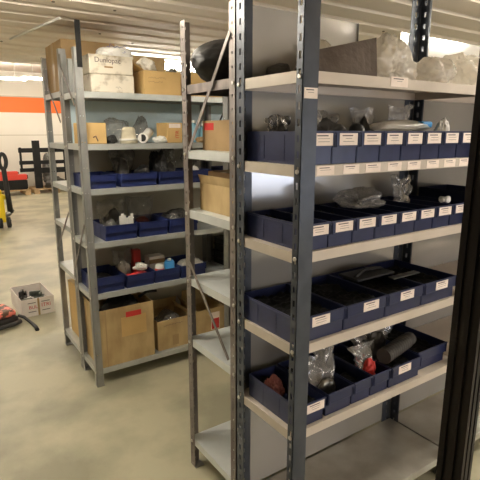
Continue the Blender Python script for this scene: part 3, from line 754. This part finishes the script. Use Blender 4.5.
MB().lathe([(.035, .02), (.035, .03)], seg=20).build('ring', 'rubber_grey', t)
pouch('zip_bag', 'clear zip bag with brown parts standing in the fifth bin on the second shelf', 4, (1.571, 1.40, LA[4]+.004), .10, .20, tilt=.1, content='rubber_grey', ch=.85, zipper=True, bin_=('A2', 4))
pouch('zip_bag', 'clear zip bag standing in the seventh bin on the second shelf', 9, (1.808, 1.42, LA[4]+.004), .10, .20, tilt=-.05, content='rag_red', csize=(.05, .02, .12), zipper=True, bin_=('A2', 6))
t = thing('long_parcel', 'long white and blue plastic parcel lying across the second shelf bins', 'parcel', (1.62, 1.25, LA[4]+.1095))
b = crumple_bm(91, (.36, .09, .045), .16, 2.0, 4); b.build('wrap', 'plastic_milky', t)
MB().box((.09, -.03, .012), (.155, .025, .038), 0, .008).build('blue_band', 'plastic_blue', t)
crumple('white_bag', 'small white bunched bag in the seventh bin on the second shelf', 'bag', 92, (.075, .07, .165), (1.81, 1.205, LA[4]+.075), 'plastic_white', amp=.24, pinch=.2, bin_=('A2', 6))

Z = LA[3]+.004
crumple('clear_bag', 'crumpled smoky bag over the fourth bin on the third shelf, near rack', 'bag', 101, (.17, .16, .075), (1.49, 1.33, LA[3]+.0945), 'plastic_grey', amp=.36, freq=2.8)
pouch('clear_bag', 'clear bag standing by the slotted rear post on the third shelf', 12, (1.808, 1.36, LA[3]+.004), .10, .185, 'plastic_grey', tilt=.1, wr=.016, bin_=('A3', 6))
t = thing('white_fitting', 'small white cross fitting on the rim of the eighth third-shelf bin', 'fitting', (1.893, 1.205, LA[3]+.0945))
MB().tube([(-.035, 0, .01), (.035, .012, .014)], .010, 0, 10).build('fitting_body', 'plastic_white', t)
MB().tube([(-.012, -.02, .012), (-.004, .025, .012)], .012, 0, 10).build('fitting_branch', 'plastic_white', t)
t = storage_bin('navy bin standing at the back of the third shelf by the dark post', 2.10, 1.20, LA[3]+.0005, .23, .29, .12, group=G2, lab=False)
Z = LA[2]+.004
t = thing('black_grille', 'flat black part with pale edge lying in the third wide bin', 'part', (1.72, 1.34, LA[2]+.099))
b = MB(); b.box((-.22, -.015, 0), (.02, .10, .012), 0, .004); b.tube([(-.2, .02, .012), (-.1, .06, .02), (0, .05, .016)], .008, 0, 8); b.build('part_body', 'rubber', t)
MB().box((-.06, -.075, 0), (.12, -.04, .006), 0, .002).build('pale_edge', 'grey_metal', t)

Z = LA[1]+.004
pouch('clear_bag', 'clear crumpled bag of parts in the second fifth-shelf bin, near rack', 3, (1.250, 1.235, LA[1]+.004), .12, .19, 'plastic_grey', tilt=.35, wr=.02, thick=.026, content='grey_metal', ch=.6, bin_=('A5', 1))
crumple('red_rag', 'dull red rag in the leftmost bin on the fifth shelf, near rack', 'cloth', 112, (.07, .08, .115), (1.075, 1.35, Z), 'rag_red', amp=.4, bin_=('A5', 0))
pouch('red_parts_bag', 'clear bag of red parts in the fourth fifth-shelf bin', 19, (1.488, 1.225, LA[1]+.004), .094, .18, 'plastic_clear', tilt=.3, wr=.016, thick=.024, content='red', csize=(.072, .05, .135), bin_=('A5', 3))
t = thing('corrugated_hose', 'black corrugated hose lying over the fifth fifth-shelf bin', 'hose', (1.64, 1.225, LA[1]+.0965))
pts = []; rs = []; n = 44
for i in range(n+1):
    a = i/n; pts.append((-.09+.20*a, -.02+.04*a, .034+.004*a)); rs.append(.034 if i % 4 < 2 else .020)
MB().tube(pts, rs, 0, 16).build('hose_body', 'rubber_grey', t)
MB().tube([(.11, .02, .038), (.15, .028, .039)], .030, 0, 16).build('cuff', 'rubber_grey', t)
pouch('clear_bag', 'large clear bag of dark parts behind the corrugated hose', 15, (1.65, 1.335, LA[1]+.004), .18, .215, 'plastic_clear', tilt=.2, wr=.026, thick=.035, content='dark_metal', ch=.8, bin_=('A5', 4))
pouch('clear_bag', 'shiny clear bag on the fifth shelf behind the red parts', 17, (1.377, 1.36, LA[1]+.004), .092, .2, 'plastic_clear', tilt=.2, wr=.02, content='dark_metal', ch=.7, bin_=('A5', 2))

def fill(key, label, h, m='rubber', f0=0.0, f1=1.0, rough=.5, seed=0):  # guessed contents, added so the near bins look dark inside
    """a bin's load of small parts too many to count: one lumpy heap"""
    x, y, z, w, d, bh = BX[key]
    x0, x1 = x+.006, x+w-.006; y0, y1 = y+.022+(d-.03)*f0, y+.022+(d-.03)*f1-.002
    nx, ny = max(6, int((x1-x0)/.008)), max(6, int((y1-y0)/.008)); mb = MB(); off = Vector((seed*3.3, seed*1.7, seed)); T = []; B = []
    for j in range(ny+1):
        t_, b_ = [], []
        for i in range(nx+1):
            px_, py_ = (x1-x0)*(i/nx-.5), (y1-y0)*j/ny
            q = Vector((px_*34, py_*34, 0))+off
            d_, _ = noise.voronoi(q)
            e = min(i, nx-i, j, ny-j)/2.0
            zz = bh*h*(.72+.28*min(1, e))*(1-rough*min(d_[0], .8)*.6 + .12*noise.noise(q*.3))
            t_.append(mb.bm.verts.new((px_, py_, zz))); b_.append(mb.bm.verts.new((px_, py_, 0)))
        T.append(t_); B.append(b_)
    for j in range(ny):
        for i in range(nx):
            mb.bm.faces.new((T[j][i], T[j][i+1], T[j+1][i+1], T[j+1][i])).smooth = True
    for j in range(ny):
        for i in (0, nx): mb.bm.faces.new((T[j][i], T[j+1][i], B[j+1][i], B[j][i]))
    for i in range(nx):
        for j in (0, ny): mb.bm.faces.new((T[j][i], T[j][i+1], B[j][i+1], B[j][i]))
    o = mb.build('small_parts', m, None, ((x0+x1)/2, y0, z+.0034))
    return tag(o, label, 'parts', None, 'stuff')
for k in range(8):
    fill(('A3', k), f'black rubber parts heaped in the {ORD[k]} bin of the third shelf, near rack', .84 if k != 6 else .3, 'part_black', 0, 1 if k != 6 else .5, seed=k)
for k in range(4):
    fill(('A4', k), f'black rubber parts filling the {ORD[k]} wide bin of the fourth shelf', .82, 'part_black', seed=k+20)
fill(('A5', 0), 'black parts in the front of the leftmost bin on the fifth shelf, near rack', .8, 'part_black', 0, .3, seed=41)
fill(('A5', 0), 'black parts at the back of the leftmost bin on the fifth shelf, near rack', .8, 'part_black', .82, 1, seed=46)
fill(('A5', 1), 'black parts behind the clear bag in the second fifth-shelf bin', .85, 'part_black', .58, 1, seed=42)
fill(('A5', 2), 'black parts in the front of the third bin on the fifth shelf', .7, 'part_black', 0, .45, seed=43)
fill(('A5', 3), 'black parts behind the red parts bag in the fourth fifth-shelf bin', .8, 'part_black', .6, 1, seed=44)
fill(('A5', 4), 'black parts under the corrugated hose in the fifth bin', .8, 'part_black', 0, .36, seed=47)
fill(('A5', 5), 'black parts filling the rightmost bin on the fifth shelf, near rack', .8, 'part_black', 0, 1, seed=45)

# ------------------------------------------------------------------ floor things on the left
t = thing('open_carton', 'open white carton with red print on the floor', 'box', (.658, 4.55, 0), math.radians(2))
w, d, h, T = .29, .48, .168, .005
b = MB(); b.box((0, 0, 0), (w, d, T)); b.box((0, 0, T), (w, T, h)); b.box((0, d-T, T), (w, d, h)); b.box((0, T, T), (T, d-T, h)); b.box((w-T, T, T), (w, d-T, h))
b.build('carton_body', 'box_white', t)
text_mesh('red_print', 'BUL', .045, 'print_red', t, (.10, -.001, .085), (PI/2, 0, 0)); text_mesh('red_print', 'ITRI', .05, 'print_red', t, (.215, -.001, .092), (PI/2, 0, 0))
for z in (.04, .125):
    MB().box((.055, -.001, z), (.125, 0, z+.006)).build('small_print', 'print', t); MB().box((.175, -.001, z), (.25, 0, z+.006)).build('small_print', 'print', t)
MB().box((.14, -.0015, .0), (.158, 0, h)).build('tape', 'tape', t)
for k, (x, yy, rz, lb) in enumerate(((.75, 4.72, .4, 'lowest grey metal bracket in the white carton'), (.86, 4.86, -.3, 'greenish metal bracket leaning in the white carton'), (.73, 4.93, 1.1, 'dark metal bracket at the back of the white carton'))):
    q = thing('metal_bracket', lb, 'bracket', (x, yy, .006+.0*k), rz, 'metal parts in the white carton')
    b = MB(); b.box((-.06, -.03, 0), (.06, .03, .09), 0, .006); b.box((-.075, -.008, .09), (.03, .008, .125+.012*k), 0, .003); b.cyl((.03, -.02, .09), (.03, -.02, .125), .014, 0, 10)
    b.build('bracket_body', ['grey_metal', 'green_metal', 'dark_metal'][k], q)
    MB().cyl((-.03, -.034, .05), (-.03, .034, .05), .016, 0, 12).build('pin', 'bolt', q)
t = thing('tool_case', 'coral and black patterned tool case lying on the floor by the white carton', 'tool', (.50, 4.55, 0), .25)
MB().box((-.16, -.12, 0), (.09, .18, .065), 0, .02).build('case_base', 'rubber', t)
MB().box((-.16, -.11, .066), (.08, .17, .125), 0, .03).build('case_lid', 'coral', t)
MB().tube([(-.16, -.2, .03), (.0, -.2, .032), (.08, -.165, .03)], .02, 0, 8).build('handle', 'rubber', t)
o = MB().tube([(.625, 4.535, .04), (.66, 4.48, .035), (.685, 4.40, .02), (.70, 4.33, .015), (.712, 4.24, .012), (.708, 4.17, .012)], [.014, .014, .013, .013, .016, .018], 0, 8).build('strap', 'rubber')
tag(o, 'black strap trailing over the floor in front of the white carton', 'strap')

# pallet truck
t = thing('pallet_truck', 'yellow pallet truck with black steering handle', 'pallet truck', (1.245, 9.36, 0), math.radians(0))
b = MB(); b.box((-.14, -.10, .10), (-.0, .16, .60), 0, .015); b.box((-.10, -.06, .60), (-.02, .1, .68), 0, .02)
b.box((-.20, .12, .08), (-.08, 1.2, .14), 0, .01); b.box((-.66, .12, .08), (-.50, 1.2, .14), 0, .01); b.box((-.66, .02, .08), (-.0, .14, .5), 0, .01); b.box((-.3, -.02, .5), (.05, .1, .58), 0, .02)
b.build('fork_frame', 'yellow', t)
for dx in (.015, -.12):
    w_ = MB().tube([(dx, -.07, .095), (dx+.055, -.07, .095)], .095, 0, 20).build('wheel', 'wheel', t)
    MB().tube([(dx+.054, -.07, .095), (dx+.060, -.07, .095)], .055, 0, 14).build('hub', 'grey_metal', w_)
    b = MB(); [b.bar((dx+.058, -.07, .095), (dx+.058, -.07+.085*math.cos(a), .095+.085*math.sin(a)), .012, .008) for a in (0, 1.26, 2.51, 3.77, 5.03)]; b.build('spokes', 'grey_metal', w_)
MB().tube([(-.04, -.05, .2), (.06, -.06, .25), (.13, -.04, .32)], [.04, .045, .04], 0, 10).build('steering_bracket', 'grey_metal', t)
MB().tube([(.09, -.05, .26), (.075, -.04, .6), (.055, -.03, 1.02), (.05, -.03, 1.06)], [.05, .045, .042, .04], 0, 10).build('steering_bar', 'rubber', t)
lp = [(.05+.0*math.sin(a)+.055*math.sin(a), -.03, 1.17+.13*math.cos(a)) for a in [PI+2*PI*i/20 for i in range(21)]]
MB().tube(lp, .034, 0, 8).build('handle_grip', 'rubber', t)

# pallets and fork attachments at the far wall
def pallet(label, x, y, w=1.2, d=.8):
    t = thing('pallet', label, 'pallet', (x, y, 0), 0, 'wooden pallets at the far wall')
    for i in range(5): MB().box((0, i*(d-.1)/4, .122), (w, i*(d-.1)/4+.1, .144)).build('deck_board', 'pallet_wood', t)
    for i in range(3): MB().box((i*(w-.1)/2, 0, .10), (i*(w-.1)/2+.1, d, .1215)).build('stringer', 'pallet_wood', t)
    for i in range(3):
        for j in range(3): MB().box((i*(w-.145)/2, j*(d-.1)/2, .0), (i*(w-.145)/2+.145, j*(d-.1)/2+.1, .0995)).build('block', 'pallet_wood', t)
    return t
pallet('wooden pallet under the red beams at the far wall', 1.35, 13.9); pallet('wooden pallet under the black fork frame at the far wall', 2.65, 13.95)
for k, (z, x1, hh, lb, mm) in enumerate(((.1445, 2.5, .26, 'long black beam lying on the left pallet', 'black_steel'), (.405, 2.52, .14, 'lower long red beam on the left pallet', 'red_far'), (.5455, 2.3, .09, 'upper red beam resting on the beams of the left pallet', 'red_far'))):
    t = thing('steel_beam', lb, 'beam', (1.2, 14.05, z), 0)
    MB().box((0, 0, 0), (x1-1.2, .3-.05*k, hh), 0, .012).build('beam_body', mm, t)
    MB().box((x1-1.2, .06, .02), (x1-1.2+.03, .2, hh-.02), 0, .004).build('end_cap', 'black_steel', t)
t = thing('fork_carriage', 'black steel fork frame standing on a pallet at the far wall', 'fork frame', (2.40, 14.15, 0), 0)
for (a, c) in (((0, 0, .66), (.05, .06, 1.26)), ((1.15, 0, .1445), (1.2, .06, 1.26))): MB().box(a, c).build('side_bar', 'black_steel', t)
MB().box((.34, -.03, .1445), (.52, .07, 1.44)).build('mast', 'black_steel', t)
for z in (1.12, .80, .6): MB().box((-.02, .01, z), (1.3, .06, z+(.12 if z > 1 else .10))).build('cross_bar', 'black_steel', t)
MB().box((.52, -.05, .56), (1.25, -.0, .70)).build('tray_bar', 'black_steel', t)
crumple('machine_parts', 'grey machine parts hung behind the black fork frame', 'parts', 121, (.35, .2, 1.0), (3.2, 14.5, .1445), 'grey_metal', amp=.3)
crumple('black_parts', 'heap of black machine parts on the right pallet', 'parts', 122, (.55, .14, .38), (3.2, 14.03, .1445), 'dark_metal', amp=.3)
crumple('red_parts', 'red machine part on the right pallet behind the rack posts', 'parts', 123, (.10, .25, .6), (3.775, 14.2, .1445), 'red_far', amp=.2)

# ------------------------------------------------------------------ world + camera
w = bpy.data.worlds.new('world'); SC.world = w; w.use_nodes = True
w.node_tree.nodes['Background'].inputs[0].default_value = (1, .93, .82, 1); w.node_tree.nodes['Background'].inputs[1].default_value = .05
cam = bpy.data.cameras.new('camera'); co = bpy.data.objects.new('camera', cam); COL.objects.link(co)
f = 478.; cam.sensor_width = 36; cam.sensor_fit = 'HORIZONTAL'; cam.lens = 36*f/480; cam.clip_start = .02
th = math.radians(12.7887); yaw = math.radians(55.938)
fw = Vector((math.cos(yaw)*math.cos(th), math.sin(yaw)*math.cos(th), -math.sin(th)))
co.location = (0, 0, 1.68); co.rotation_euler = fw.to_track_quat('-Z', 'Y').to_euler()
SC.camera = co
vs = SC.view_settings; vs.view_transform = 'Standard'; vs.look = 'None'; vs.gamma = 1; vs.use_curve_mapping = False; vs.exposure = 0.0
